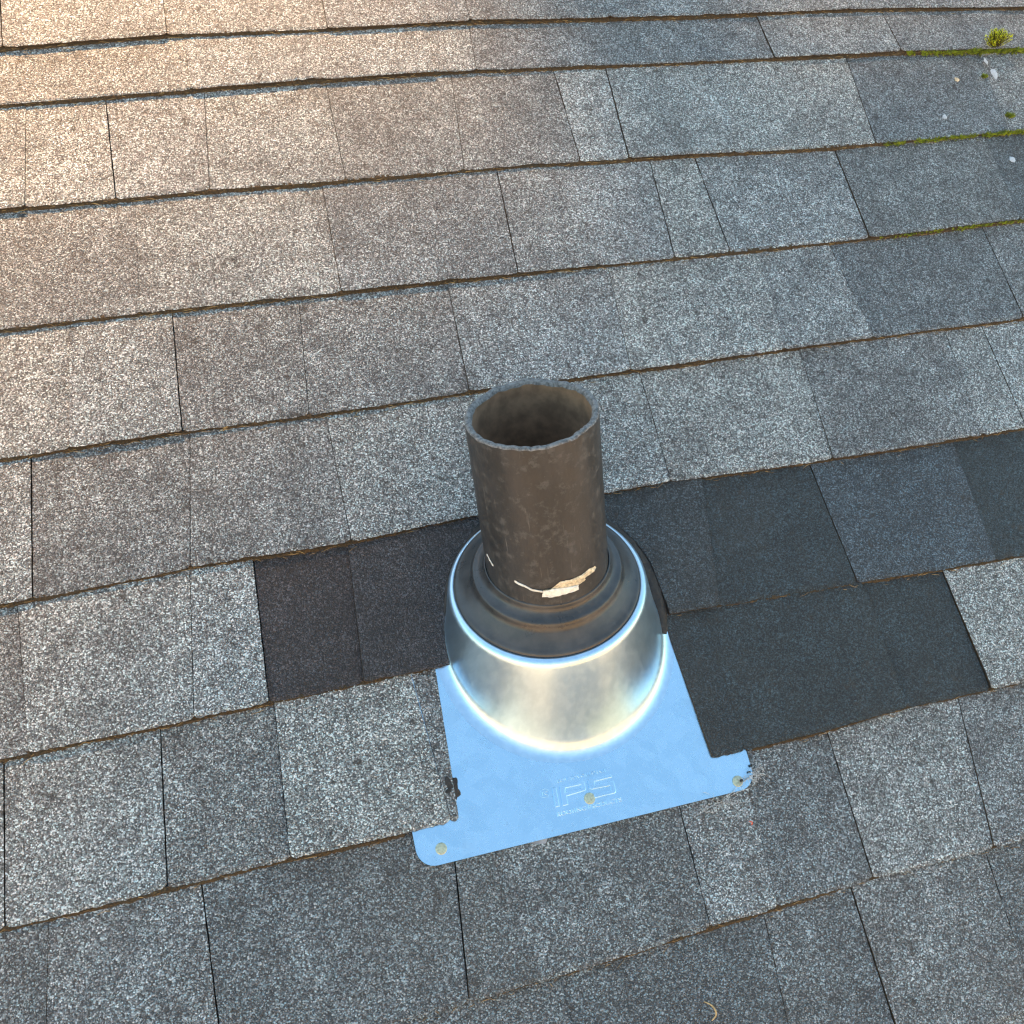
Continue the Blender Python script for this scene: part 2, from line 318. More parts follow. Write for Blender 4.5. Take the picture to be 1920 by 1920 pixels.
# the flashing parts the seventh course
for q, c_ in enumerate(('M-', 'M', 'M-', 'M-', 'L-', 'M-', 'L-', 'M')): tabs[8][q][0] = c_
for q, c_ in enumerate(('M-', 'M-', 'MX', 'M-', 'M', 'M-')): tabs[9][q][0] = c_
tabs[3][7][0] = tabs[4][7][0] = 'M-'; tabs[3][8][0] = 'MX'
tabs[6].insert(3, ['D', .27, .27])  # one tab split behind the pipe, the sideways light gradient put into its two tones
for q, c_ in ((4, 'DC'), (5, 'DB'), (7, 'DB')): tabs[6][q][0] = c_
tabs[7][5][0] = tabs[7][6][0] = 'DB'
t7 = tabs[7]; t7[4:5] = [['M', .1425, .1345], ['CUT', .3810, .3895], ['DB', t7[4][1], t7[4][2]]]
for k, row in tabs.items():
    for q, x in enumerate(row):
        if x[2] is not None: JMAP[(k, round(x[2], 4))] = JW[k][q] if q < len(JW[k]) else 2
UMIN, UMAX = -.42, 1.42
off = []                                            # tabs outside the picture, joined
rnd = random.Random(3)
for k in range(-6, 12):
    if k in tabs:
        row = tabs[k]; first = row[0][1]; last = row[-2][2]
        # complete the course to both sides
        js = []; x = first - rnd.uniform(.14, .25); lead = []
        lead.append(x); 
        prev = (x, x); seq = []
        for tone, a, b in row:
            if a is None: a = b = last + rnd.uniform(.15, .25)
            seq.append((tone, prev, (a, b))); prev = (a, b)
        for q, (tone, L_, R_) in enumerate(seq):
            if tone == 'CUT': continue
            near = k in (6, 7) and R_[1] > .09 and L_[1] < .44
            lift = .0024 if near else ((.0016 if rnd.random() < .5 and tone[0] != 'D' else 0) - (.0006 if tone[0] == 'D' else 0))
            if k == 6 and near: lift = .0022
            add_tab(k, L_[0], L_[1], R_[0], R_[1], tone, lift, cut=(k == 6 and near), seed=k * 40 + q, near_=near)
        spans = [(-1.5, x), (prev[0], 2.5)]
    else: spans = [(-1.5, 2.5)]
    for a, b in spans:
        x = a
        while x < b - .001:
            y = min(b, x + rnd.uniform(.13, .26))
            if b - y < .08: y = b
            off.append(tab_geo(k, x, x, y, y, .0016 if rnd.random() < .5 else 0, False, False, k)); x = y
V = []; F = []; mi = []
for a, b, c in off:
    n0 = len(V); V += a; F += [tuple(i + n0 for i in q) for q in b]; mi += c
fo = link('shingle_field', mesh('shingle_field', V, F, False, mi), roof, (GRAN, EDGE), RM); fo.color = (.92, .92, .93, .47)
tag(fo, kind='stuff')

# ---------------------------------------------------------------- needle dust lying in the steps below each course
def surf_h(k, u, v):
    """height of the course that lies just below edge k (course k+1) at (u, v)"""
    t = VB(k, u) - v; return .0018 + .0044 * max(0, t) / EXP
V = []; F = []
rl = random.Random(11)
for k in range(0, 9):
    u = -.40; prevrow = None
    while u < 1.35:
        if k == 5 and .205 < u < .36 or k == 6 and .135 < u < .395 or k == 7 and .085 < u < .432: prevrow = None; u += .0022; continue
        amt = .72 + .65 * n1(u * 5.5, k * 3.7) + .5 * n1(u * 60, k * 1.9) + .35 * n1(u * 300, k * 8.1)
        if k >= 8: amt -= .15
        if k >= 4: amt -= .45 * max(0, min(1, (u - .25) / .3))
        amt = max(.0, min(1.35, amt))
        wd = .0005 + .0024 * amt; ht = .0004 + .0030 * amt
        vb = VB(k, u) + .0022; b = surf_h(k, u, vb)
        row = [(u, vb, b + ht), (u, vb - .0022 - wd * .3, b + ht * (.82 + .3 * rl.uniform(-1, 1))), (u, vb - .0022 - wd * .7, b + ht * .38 * rl.uniform(.5, 1.4)), (u, vb - .0022 - wd - rl.uniform(0, .0012), b - .0004)]
        n0 = len(V); V += row
        if prevrow is not None:
            for j in range(3): F.append((prevrow + j, prevrow + j + 1, n0 + j + 1, n0 + j))
        prevrow = n0; u += .0022
def sliver(V, F, p, d, ln, r, bend=0.0, up=Vector((0, 0, 1)), seg=3):
    d = d.normalized(); sd = d.cross(up).normalized(); n0 = len(V)
    for i in range(seg + 1):
        t = i / seg; c = p + d * (t - .5) * ln + sd * bend * ln * (4 * t * (1 - t) - .5); rr = r * (1 - .6 * abs(2 * t - 1))
        for a in (0, 2.09, 4.19): V.append(tuple(c + sd * math.cos(a) * rr + up * (math.sin(a) * rr + rr)))
    for i in range(seg):
        for a in range(3):
            b = (a + 1) % 3; F.append((n0 + i * 3 + a, n0 + i * 3 + b, n0 + i * 3 + 3 + b, n0 + i * 3 + 3 + a))
NV = []; NF = []
for i in range(1500):
    k = rl.choice((0, 0, 1, 1, 2, 2, 3, 3, 4, 4, 5, 6, 7, 8)); u = rl.uniform(-.35, 1.3)
    if k == 5 and .19 < u < .37 or k == 6 and .12 < u < .40 or k == 7 and .08 < u < .435: continue
    v = VB(k, u) - abs(rl.gauss(0, .003)); a = rl.gauss(0, .35)
    sliver(NV, NF, Vector((u, v, surf_h(k, u, v) + rl.uniform(.0002, .003))), Vector((math.cos(a), math.sin(a), rl.uniform(-.15, .15))), rl.uniform(.003, .013), rl.uniform(.00018, .0004), rl.uniform(-.12, .12))
n0 = len(V); nf0 = len(F); V += NV; F += [tuple(i + n0 for i in q) for q in NF]
lit = link('needle_litter', mesh('needle_litter', V, F, False, [0] * nf0 + [1] * len(NF)), None, (LIT, NEEDLE), RM)
tag(lit, 'brown needle dust lying along the steps between the shingle courses', 'debris', kind='stuff')

# ---------------------------------------------------------------- pipe flashing
PC = Vector((.2665, -.1359, 0)); AX = Vector((-.11677, .57255, .81151)).normalized()
FL = Matrix.Translation(RM @ Vector((.259, -.20, .004))) @ RM.to_3x3().to_4x4()
flash = link('pipe_flashing', None, None, (), FL); tag(flash, 'galvanized metal roof flashing with cone and black rubber collar around the vent pipe', 'flashing')
def plate_h(v): return .0046 + (.0024 - .0046) * (v + .32) / .18 if v < -.14 else .0024 - .0022 * (v + .14) / .14
def to_fl(p): return FL.inverted() @ (RM @ Vector(p))
def flpart(name, V, F, mats, smooth=True, midx=None, parent=None):
    return link(name, mesh(name, [to_fl(p) for p in V], F, smooth, midx), parent or flash, mats, FL)

def plate():
    # outline: wide lower band with rounded corners, narrower above where shingles lap it
    u0, u1, vb, vt = .0905, .4265, -.3188, .004; r = .017; rim = []
    def arc(cx, cy, a0, a1):
        for i in range(9):
            a = a0 + (a1 - a0) * i / 8; rim.append((cx + r * math.cos(a), cy + r * math.sin(a)))
    arc(u0 + r, vb + r, math.pi, 1.5 * math.pi); arc(u1 - r, vb + r, 1.5 * math.pi, 2 * math.pi)
    hole = .1000; C = PC; V = []; F = []
    nseg = 96; outer = []
    poly = rim + [(u1, vt), (u0, vt)]
    # sample the outline at even angles around the hole by ray casting
    def cast(a):
        d = (math.cos(a), math.sin(a)); best = None
        for (ax, ay), (bx, by) in zip(poly, poly[1:] + poly[:1]):
            ex, ey = bx - ax, by - ay; den = d[0] * ey - d[1] * ex
            if abs(den) < 1e-9: continue
            t = ((ax - C.x) * ey - (ay - C.y) * ex) / den; s = ((ax - C.x) * d[1] - (ay - C.y) * d[0]) / den
            if t > 0 and -1e-6 <= s <= 1 + 1e-6: best = t if best is None else min(best, t)
        return best
    angs = sorted([2 * math.pi * i / nseg for i in range(nseg)] + [math.atan2(y - C.y, x - C.x) % (2 * math.pi) for x, y in poly])
    m = len(angs); rows = [0, .25, .5, .75, 1.0]
    for a in angs:
        R_ = cast(a)
        for t in rows:
            q = hole + (R_ - hole) * t; x, y = C.x + q * math.cos(a), C.y + q * math.sin(a)
            V.append((x, y, plate_h(y) + .0006))
    for i in range(m):
        j = (i + 1) % m
        for t in range(4): F.append((i * 5 + t, i * 5 + t + 1, j * 5 + t + 1, j * 5 + t))
    b0 = len(V)
    for i in range(m):
        x, y, z = V[i * 5 + 4]; V.append((x, y, z - .0009))
    for i in range(m):
        j = (i + 1) % m; F.append((i * 5 + 4, b0 + i, b0 + j, j * 5 + 4))
    return V, F
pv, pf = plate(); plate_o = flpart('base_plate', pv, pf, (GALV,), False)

def ring_pts(c, r, lean, tilt, n=128):
    nn = Vector((lean, math.sin(tilt), math.cos(tilt))).normalized(); e1 = Vector((0, 1, 0)).cross(nn).normalized(); e2 = nn.cross(e1)
    return [c + r * (math.cos(2 * math.pi * i / n) * e1 + math.sin(2 * math.pi * i / n) * e2) for i in range(n)]
def loft(rings, closed=True):
    n = len(rings[0]); V = [tuple(p) for r in rings for p in r]; F = []
    for k in range(len(rings) - 1):
        for i in range(n):
            j = (i + 1) % n; F.append((k * n + i, k * n + j, (k + 1) * n + j, (k + 1) * n + i))
    return V, F
RIMC = PC + AX * .0656 + Vector((-.0009, .0094, 0))
bp = [Vector((p.x, p.y, plate_h(p.y) + .0006)) for p in ring_pts(PC, .1105, 0, 0)]
tp = ring_pts(PC + AX * .0650 + Vector((-.0009, .0094, 0)), .0955, -.116, .409); ti = ring_pts(PC + AX * .0662 + Vector((-.0009, .0094, 0)), .0902, -.116, .409)
td = ring_pts(PC + AX * .0630 + Vector((-.0009, .0094, 0)), .0885, -.116, .409)
def bez(a, b, c, t): return a * (1 - t) ** 2 + b * 2 * t * (1 - t) + c * t * t
rings = []
def out_pt(p, e): q = (Vector((p.x, p.y, 0)) - PC).normalized(); x = p + q * e; return Vector((x.x, x.y, plate_h(x.y) + .00065))
for t in (0, .12, .25, .38, .5, .62, .75, .88, 1.0): rings.append([bez(out_pt(p, .012), p, p + (q - p).normalized() * .014, t) for p, q in zip(bp, tp)])
for t in (.15, .3, .5, .7, .85): rings.append([(p + (q - p).normalized() * .014).lerp(q + (p - q).normalized() * .0065, t) for p, q in zip(bp, tp)])
for t in (0, .14, .28, .42, .56, .7, .85, 1.0): rings.append([bez(q + (p - q).normalized() * .0065, q, i_, t) for p, q, i_ in zip(bp, tp, ti)])
rings.append(td)
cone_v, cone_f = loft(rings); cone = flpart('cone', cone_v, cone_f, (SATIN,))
prof = [(.0895, .0640, 0), (.0893, .0672, 0), (.0886, .0686, .02), (.0865, .0694, .05), (.0840, .0708, .1), (.0790, .0752, .25), (.0745, .0800, .4), (.0722, .0822, .5), (.0716, .0850, .55), (.0710, .0880, .58), (.0698, .0893, .6),
        (.0680, .0896, .65), (.0655, .0905, .72), (.0625, .0928, .8), (.0606, .0952, .88), (.0600, .0980, .94), (.0597, .1004, 1), (.0588, .1016, 1), (.0578, .1012, 1), (.0573, .0990, 1)]
rings = []
for r_, t_, s in prof:
    c = PC + AX * t_ + Vector((-.0009, .0094, 0)) * (1 - s) + Vector((.0004, .0018, 0)) * s
    rings.append(ring_pts(c, r_, -.116 * (1 - s) - .10 * s, .409 * (1 - s) + .50 * s))
cv_, cf_ = loft(rings); collar = flpart('rubber_collar', cv_, cf_, (RUB,))
# round moulding mark on the collar
def disc(c, nrm, r, h, n=20, dome=.3):
    nrm = nrm.normalized(); e1 = nrm.orthogonal().normalized(); e2 = nrm.cross(e1); V = []; F = []
    for q, z in ((1.0, -h), (1.0, h * .6), (.88, h), (.45, h * (1 + dome * .7)), (0.02, h * (1 + dome))):
        for i in range(n):
            a = 2 * math.pi * i / n; V.append(tuple(c + e1 * math.cos(a) * r * q + e2 * math.sin(a) * r * q + nrm * z))
    for k in range(4):
        for i in range(n):
            j = (i + 1) % n; F.append((k * n + i, k * n + j, (k + 1) * n + j, (k + 1) * n + i))
    F.append(tuple(4 * n + i for i in range(n))); return V, F
nn = Vector((-.5, -.55, .62)); mk = PC + AX * .0915 + Vector((-.0485, -.0375, -.008))
dv, df = disc(mk, nn, .0052, .0006); flpart('moulding_mark', dv, df, (RUB,), True, None, collar)
# nails
for (x, y), tl in (((.1132, -.3055), (.03, 0)), ((.2595, -.2931), (0, .02)), ((.4085, -.3098), (-.02, -.03))):
    dv, df = disc(Vector((x, y, plate_h(y) + .0008)), Vector((tl[0], tl[1], 1)), .0053, .0011); flpart('nail', dv, df, (ZINC,), False)

# embossed logo and lettering: raised sheet metal
def emboss(name, curve, mat4):
    o = bpy.data.objects.new('tmp', curve); col.objects.link(o); dg = bpy.context.evaluated_depsgraph_get(); dg.update()
    me = bpy.data.meshes.new_from_object(o.evaluated_get(dg)); bpy.data.objects.remove(o)
    V = [FL.inverted() @ (RM @ (mat4 @ v.co)) for v in me.vertices]
    for i, v in enumerate(me.vertices): v.co = V[i]
    me.name = name; me.materials.clear(); me.polygons.foreach_set('use_smooth', [False] * len(me.polygons))
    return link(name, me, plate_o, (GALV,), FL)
def poly_curve(polys, ext=.0003, bev=.0008):
    cu = bpy.data.curves.new('c', 'CURVE'); cu.dimensions = '2D'; cu.fill_mode = 'BOTH'; cu.extrude = ext; cu.bevel_depth = bev; cu.bevel_resolution = 1; cu.offset = -bev
    for P in polys:
        s = cu.splines.new('POLY'); s.points.add(len(P) - 1); s.use_cyclic_u = True
        for q, (x, y) in zip(s.points, P): q.co = (x, y, 0, 1)
    return cu
zt = plate_h(-.285) + .0008
def logo_m(x=0, y=0): return Matrix.Translation((x, y, zt))
LI = [[(.2262, -.2762), (.2306, -.2758), (.2296, -.2940), (.2250, -.2940)]]
LP = [[(.2335, -.2760), (.2570, -.2760), (.2585, -.2772), (.2585, -.2842), (.2572, -.2856), (.2385, -.2866), (.2380, -.2944), (.2318, -.2944)],
      [(.2390, -.2793), (.2380, -.2826), (.2538, -.2822), (.2540, -.2797)]]
LS = [[(.2630, -.2760), (.2858, -.2760), (.2858, -.2794), (.2682, -.2797), (.2680, -.2822), (.2850, -.2822), (.2868, -.2834), (.2866, -.2926), (.2850, -.2942), (.2622, -.2942), (.2624, -.2908), (.2815, -.2904), (.2816, -.2866), (.2630, -.2860), (.2612, -.2846), (.2614, -.2774)]]
for nm, P in (('embossed_letter', LI), ('embossed_letter', LP), ('embossed_letter', LS)): emboss(nm, poly_curve(P), logo_m())
def text_line(body, x0, x1, y, size, shear=0):
    f = bpy.data.curves.new('t', 'FONT'); f.body = body; f.size = size; f.extrude = .0001; f.bevel_depth = .0002; f.bevel_resolution = 0; f.shear = shear; f.resolution_u = 3
    o = bpy.data.objects.new('tmp', f); col.objects.link(o); bpy.context.view_layer.update(); wd = o.dimensions.x; bpy.data.objects.remove(o)
    return emboss('embossed_lettering', f, Matrix.Translation((x0, y, zt)) @ Matrix.Diagonal(((x1 - x0) / wd, 1, 1, 1)))
text_line('COMPTON CALIFORNIA', .2325, .2815, -.2725, .0040, .25)
text_line('ROOFING PRODUCTS', .2250, .2895, -.3022, .0052)
def circ(cx, cy, r, n=20): return [(cx + r * math.cos(2 * math.pi * i / n), cy + r * .8 * math.sin(2 * math.pi * i / n)) for i in range(n)]
emboss('embossed_mark', poly_curve([circ(.2185, -.2790, .0052), circ(.2185, -.2790, .0044)], .00005, .00015), logo_m())
text_line('PC', .2160, .2212, -.2808, .0045)

# dark bead filling the gap between the cut shingle and the cone
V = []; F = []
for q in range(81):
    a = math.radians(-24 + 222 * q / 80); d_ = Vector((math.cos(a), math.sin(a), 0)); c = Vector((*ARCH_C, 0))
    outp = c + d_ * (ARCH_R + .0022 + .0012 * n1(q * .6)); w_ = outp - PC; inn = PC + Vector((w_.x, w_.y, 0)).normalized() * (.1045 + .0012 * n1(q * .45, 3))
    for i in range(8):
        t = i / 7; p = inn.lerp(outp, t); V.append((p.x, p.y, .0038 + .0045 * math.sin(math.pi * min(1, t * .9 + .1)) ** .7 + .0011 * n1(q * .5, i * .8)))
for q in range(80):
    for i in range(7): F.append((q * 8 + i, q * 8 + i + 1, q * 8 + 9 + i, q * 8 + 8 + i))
flpart('dark_gap_bead', V, F, (BLACKM,))

# ---------------------------------------------------------------- vent pipe
e1 = (Vector((1, 0, 0)) - AX * AX.x).normalized(); e2 = AX.cross(e1)
PB = RM @ PC; PM = Matrix.Translation(PB) @ (RM.to_3x3() @ Matrix((e1, e2, AX)).transposed()).to_4x4()
pipe = link('vent_pipe', None, None, (), PM); tag(pipe, 'upright dark brown plumbing vent pipe with rough cut rim, standing in the flashing', 'pipe')
PR, PI_, PH = .0571, .0508, .2640
n = 160
def rim_h(a, inner=False):
    h = PH + .0024 * n1(math.cos(a) * 2.1, math.sin(a) * 2.1, 3) + .0012 * n1(math.cos(a) * 7, math.sin(a) * 9, 1) + .0005 * n1(math.cos(a) * 30, math.sin(a) * 30)
    return h - (.0006 if inner else 0)
def cylring(r, z, fn=None): return [Vector((r * math.cos(2 * math.pi * i / n), r * math.sin(2 * math.pi * i / n), (fn(2 * math.pi * i / n) if fn else 0) + z)) for i in range(n)]
zs = [-.06, 0, .06, .1, .14, .18, .22, .25]
V, F = loft([cylring(PR, z) for z in zs] + [cylring(PR, -.0016, rim_h)]); link('pipe_wall', mesh('pipe_wall', V, F, True), pipe, (PIPE,), PM)
ji = lambda a: .0007 * n1(math.cos(a) * 26, math.sin(a) * 26, 8)
rr = [cylring(PR, -.0016, rim_h), cylring(PR - .0007, -.0003, rim_h), cylring(PR - .002, 0, rim_h), cylring((PR + PI_) / 2, .0002, rim_h), cylring(PI_ + .001, -.0002, lambda a: rim_h(a, True)), cylring(PI_, -.003, lambda a: rim_h(a, True))]
rr = [[p * 1 for p in r] for r in rr]
for k, r in enumerate(rr):
    if k >= 4:
        for i, p in enumerate(r):
            a = 2 * math.pi * i / n; s = 1 + ji(a) / PI_ * (1.2 if k == 4 else .6); p.x *= s; p.y *= s
V, F = loft(rr); link('cut_rim', mesh('cut_rim', V, F, True), pipe, (RIMM,), PM)
last = rr[-1]
inner = [last] + [cylring(PI_, z) for z in (.24, .2, .1, 0, -.2, -.5)] + [cylring(.004, -.5)]
V, F = loft(inner); link('bore', mesh('bore', V, F, True), pipe, (BORE,), PM)

def cyl_patch(name, pts, mat, off=.0007, thick=.0006, sub=6, curl=0.0):
    """thin scrap stuck to the pipe, its outline given as (angle, height)"""
    dense = []
    for (a, b), (c, d) in zip(pts, pts[1:] + pts[:1]):
        for i in range(sub):
            t = i / sub; x, y = a + (c - a) * t, b + (d - b) * t
            dense.append((x + .012 * n1(x * 60, y * 900, 2), y + .0007 * n1(x * 80, y * 900, 7)))
    cx = sum(p[0] for p in dense) / len(dense); cy = sum(p[1] for p in dense) / len(dense)
    V = []; m = len(dense); rows = (1.0, .82, .55, .25)
    for q in rows:
        for x, y in dense:
            a = cx + (x - cx) * q; z = cy + (y - cy) * q; r = PR + off + (0 if q == 1 else thick * (1 + .8 * n1(a * 30, z * 400))) + curl * max(0, q - .5) * max(0, n1(a * 9, z * 90, 4))
            V.append((r * math.cos(a), r * math.sin(a), z))
    F = []
    for k in range(3):
        for i in range(m): j = (i + 1) % m; F.append((k * m + i, k * m + j, (k + 1) * m + j, (k + 1) * m + i))
    F.append(tuple(3 * m + i for i in range(m)))
    o = link(name, mesh(name, V, F, False), pipe, (mat,), PM); return o
o = cyl_patch('peeling_label', D['patch'], PAPER, .0005, .0008, 5, .004); tag(o, 'torn tan scrap of label peeling at the foot of the pipe')
pw = [(a, z - .0012) for a, z in D['patch'][2:4]]
lowr = [D['patch'][0], D['patch'][1], D['patch'][2], (D['patch'][13][0], D['patch'][13][1] + .0015), D['patch'][13], D['patch'][14], D['patch'][15], D['patch'][16]]
cyl_patch('torn_paper', lowr, PAPERW, .0017, .0007, 5, .003)
def strip_patch(name, P, hw, mat):
    pts = [(a, z + hw) for a, z in P] + [(a, z - hw) for a, z in reversed(P)]
    return cyl_patch(name, pts, mat, .0005, .0006, 4)
strip_patch('paper_strand', D['strand'], .0011, PAPERW); strip_patch('paper_strand', D['left'], .0006, PAPERW)

# ---------------------------------------------------------------- moss and small litter
def moss_strip(k, u0, u1, cnt, seed, spread=.0035, label=''):
    r = random.Random(seed); V = []; F = []
    for i in range(cnt):
        u = r.uniform(u0, u1); dens = n1(u * 55, seed) + .25 + (u - u0) / (u1 - u0) * .5
        if dens < .1: continue
        v = VB(k, u) - abs(r.gauss(0, spread)) + .001; z = surf_h(k, u, v) + r.uniform(0, .003)
        d = Vector((r.gauss(0, .5), -.4 + r.gauss(0, .5), 1)).normalized(); ln = r.uniform(.002, .0052) * (.6 + max(0, dens)); sd = d.orthogonal().normalized() * ln * .28; s2 = d.cross(sd)
        n0 = len(V); p = Vector((u, v, z)); V += [tuple(p + sd), tuple(p - sd * .5 + s2 * .8), tuple(p - sd * .5 - s2 * .8), tuple(p + d * ln)]
        F += [(n0, n0 + 1, n0 + 3), (n0 + 1, n0 + 2, n0 + 3), (n0 + 2, n0, n0 + 3)]
    o = link('moss', mesh('moss', V, F), None, (MOSS,), RM); tag(o, label, 'moss', kind='stuff'); return o
moss_strip(1, .955, 1.30, 2600, 5, .003, 'green moss growing in the seam below the bright moss tuft')
moss_strip(2, .86, 1.30, 1900, 6, .0022, 'thin dark green moss in the second seam below the tuft')
moss_strip(3, .80, 1.25, 700, 8, .0016, 'sparse moss in the third seam at right')
def moss_blob(u, v, z, r, seed, cnt, ln, mat, name, label):
    rn = random.Random(seed); V = []; F = []
    for i in range(cnt):
        a = rn.uniform(0, 6.283); q = math.sqrt(rn.random()) * r; p = Vector((q * math.cos(a), q * math.sin(a) * .6, 0)); d = (p / r * .9 + Vector((rn.gauss(0, .25), rn.gauss(0, .25), 1))).normalized()
        l_ = ln * rn.uniform(.6, 1.1); sd = d.orthogonal().normalized() * l_ * .16; s2 = d.cross(sd); n0 = len(V)
        V += [tuple(p + sd), tuple(p - sd * .5 + s2 * .8), tuple(p - sd * .5 - s2 * .8), tuple(p + d * l_)]; F += [(n0, n0 + 1, n0 + 3), (n0 + 1, n0 + 2, n0 + 3), (n0 + 2, n0, n0 + 3)]
    o = link(name, mesh(name, V, F), None, (mat,), RM @ Matrix.Translation((u, v, z))); tag(o, label, 'moss'); return o
moss_blob(1.0595, .5173, .0035, .0045, 3, 90, .004, MOSS, 'moss_clump', 'tiny green moss clump below the white dropping')
moss_blob(1.0679, .4468, .0055, .0060, 4, 120, .005, MOSS, 'moss_clump', 'small green moss clump just above the second mossy seam')
# the bright tuft: curved shoots fanning from a brown heart
TM = RM @ Matrix.Translation((1.0962, .5650, .0045)) @ Matrix.Rotation(math.radians(-26), 4, 'X')
tuft = link('moss_tuft', None, None, (), TM); tag(tuft, 'bright yellow green tuft of moss standing above the seam near the top right corner', 'moss')
rn = random.Random(21); V = []; F = []; SV = []; SF = []
for i in range(95):
    a = rn.uniform(-1.25, 1.25); el = rn.uniform(.2, 1.45); L_ = rn.uniform(.016, .027)
    d = Vector((math.sin(a) * math.cos(el) * 1.1, -.5 * math.cos(el) * math.cos(a) + .4 * math.sin(el), math.sin(el) * .75 + .25)).normalized()
    pts = []; p = Vector((rn.gauss(0, .0015), rn.gauss(0, .0015), 0))
    for s in range(7): pts.append(p.copy()); p += d * L_ / 6; d = (d + Vector((math.sin(a) * .05, 0, .06))).normalized()
    n0 = len(SV); sd = d.orthogonal().normalized() * .0005; s2 = d.cross(sd)
    for p in pts:
        for q in (sd, -sd * .5 + s2 * .87, -sd * .5 - s2 * .87): SV.append(tuple(p + q))
    for s in range(6):
        for q in range(3): b = (q + 1) % 3; SF.append((n0 + s * 3 + q, n0 + s * 3 + b, n0 + s * 3 + 3 + b, n0 + s * 3 + 3 + q))
    for s in range(2, 7):
        for q in range(7):
            p = pts[s] if s == 6 else pts[s].lerp(pts[s + 1], rn.random()); dd = (d + Vector((rn.gauss(0, .7), rn.gauss(0, .7), rn.gauss(0, .7)))).normalized(); ln = rn.uniform(.0018, .0034)
            sd = dd.orthogonal().normalized() * .0004; n0 = len(V); V += [tuple(p - sd), tuple(p + sd), tuple(p + dd * ln)]; F.append((n0, n0 + 1, n0 + 2))
link('leaf_shoots', mesh('leaf_shoots', V, F), tuft, (MOSSB,), TM); link('stems', mesh('stems', SV, SF), tuft, (DARKMOSS,), TM)

def pebble(name, u, v, k, r, mat, label, cat, flat=.4, seed=0, stretch=1.0, group=None):
    h = .0018 + .0044 * (VB(k - 1, u) - v) / EXP + .0006; bm = bmesh.new(); bmesh.ops.create_icosphere(bm, subdivisions=3, radius=r)
    for q in bm.verts:
        s = 1 + .55 * n1(q.co.x / r * 1.5, q.co.y / r * 1.5, q.co.z / r + seed * 5.1) + .3 * n1(q.co.x / r * 4, q.co.y / r * 4, seed); q.co *= s; q.co.z *= flat; q.co.y *= stretch
    me = bpy.data.meshes.new(name); bm.to_mesh(me); bm.free()
    o = link(name, me, None, (mat,), RM @ Matrix.Translation((u, v, h))); tag(o, label, cat, group); return o
pebble('bird_dropping', 1.078, .521, 2, .0050, WHITE, 'white bird dropping on the shingle below the bright moss tuft', 'dropping', .22, 2, 1.6)
pebble('dropping_fleck', 1.0747, .5436, 2, .0026, WHITE, 'small white fleck above the bird dropping', 'fleck', .2, 5, 2.2)
pebble('dropping_fleck', .9674, .4528, 2, .0036, WHITE, 'white fleck low on the dark shingle near the second mossy seam', 'fleck', .25, 7)
pebble('tan_crumb', 1.0142, .5148, 2, .0034, PAPER, 'tan crumb on the dark shingle left of the bird dropping', 'crumb', .4, 3)
pebble('lichen_spot', 1.0432, .3776, 3, .0042, WHITE, 'white lichen spot at the right edge two courses below the moss tuft', 'lichen', .12, 9)
pebble('torn_asphalt_scrap', .1335, -.2560, 7, .0080, BLACKM, 'torn dark asphalt scrap at the left edge of the flashing', 'scrap', .28, 4, 1.4)
def tube(pts, r, seg=6):
    V = []; F = []; P = [Vector(p) for p in pts]
    for i, p in enumerate(P):
        d = (P[min(i + 1, len(P) - 1)] - P[max(i - 1, 0)]).normalized(); a = d.cross(Vector((0, 0, 1)));
        a = a.normalized() if a.length > 1e-6 else Vector((1, 0, 0)); b = a.cross(d); rr = r * (1 - .55 * abs(2 * i / (len(P) - 1) - 1))
        for q in range(seg): t = 2 * math.pi * q / seg; V.append(tuple(p + a * math.cos(t) * rr + b * math.sin(t) * rr))
    for i in range(len(P) - 1):
        for q in range(seg): s = (q + 1) % seg; F.append((i * seg + q, i * seg + s, (i + 1) * seg + s, (i + 1) * seg + q))
    return V, F
def smooth_path(P, m=5):
    out_ = []
    for i in range(len(P) - 1):
        a, b, c, d = (Vector(P[max(i - 1, 0)]), Vector(P[i]), Vector(P[i + 1]), Vector(P[min(i + 2, len(P) - 1)]))
        for j in range(m):
            t = j / m; out_.append(.5 * ((2 * b) + (c - a) * t + (2 * a - 5 * b + 4 * c - d) * t * t + (3 * b - a - 3 * c + d) * t ** 3))
    out_.append(Vector(P[-1])); return out_
def fibre(name, P, r, mat, label, cat, group=None):
    V, F = tube(smooth_path(P), r); o = link(name, mesh(name, V, F, True), None, (mat,), RM); tag(o, label, cat, group); return o
hb = lambda k, u, v: .0018 + .0044 * (VB(k - 1, u) - v) / EXP + .0010
fibre('curled_needle', [(u, v, hb(9, u, v) + .0006 + q) for (u, v), q in zip(((.3168, -.4865), (.3218, -.4905), (.3239, -.4954), (.3231, -.4997), (.3189, -.503)), (0, .002, .003, .002, 0))], .0009, CURL, 'curled tan needle lying on the shingles at the bottom edge', 'needle')
fibre('red_fibre', [(.4076, -.3478, .0062), (.4096, -.3495, .0078), (.4092, -.3520, .0062)], .0008, REDM, 'tiny red speck on the shingle below the flashing', 'speck')
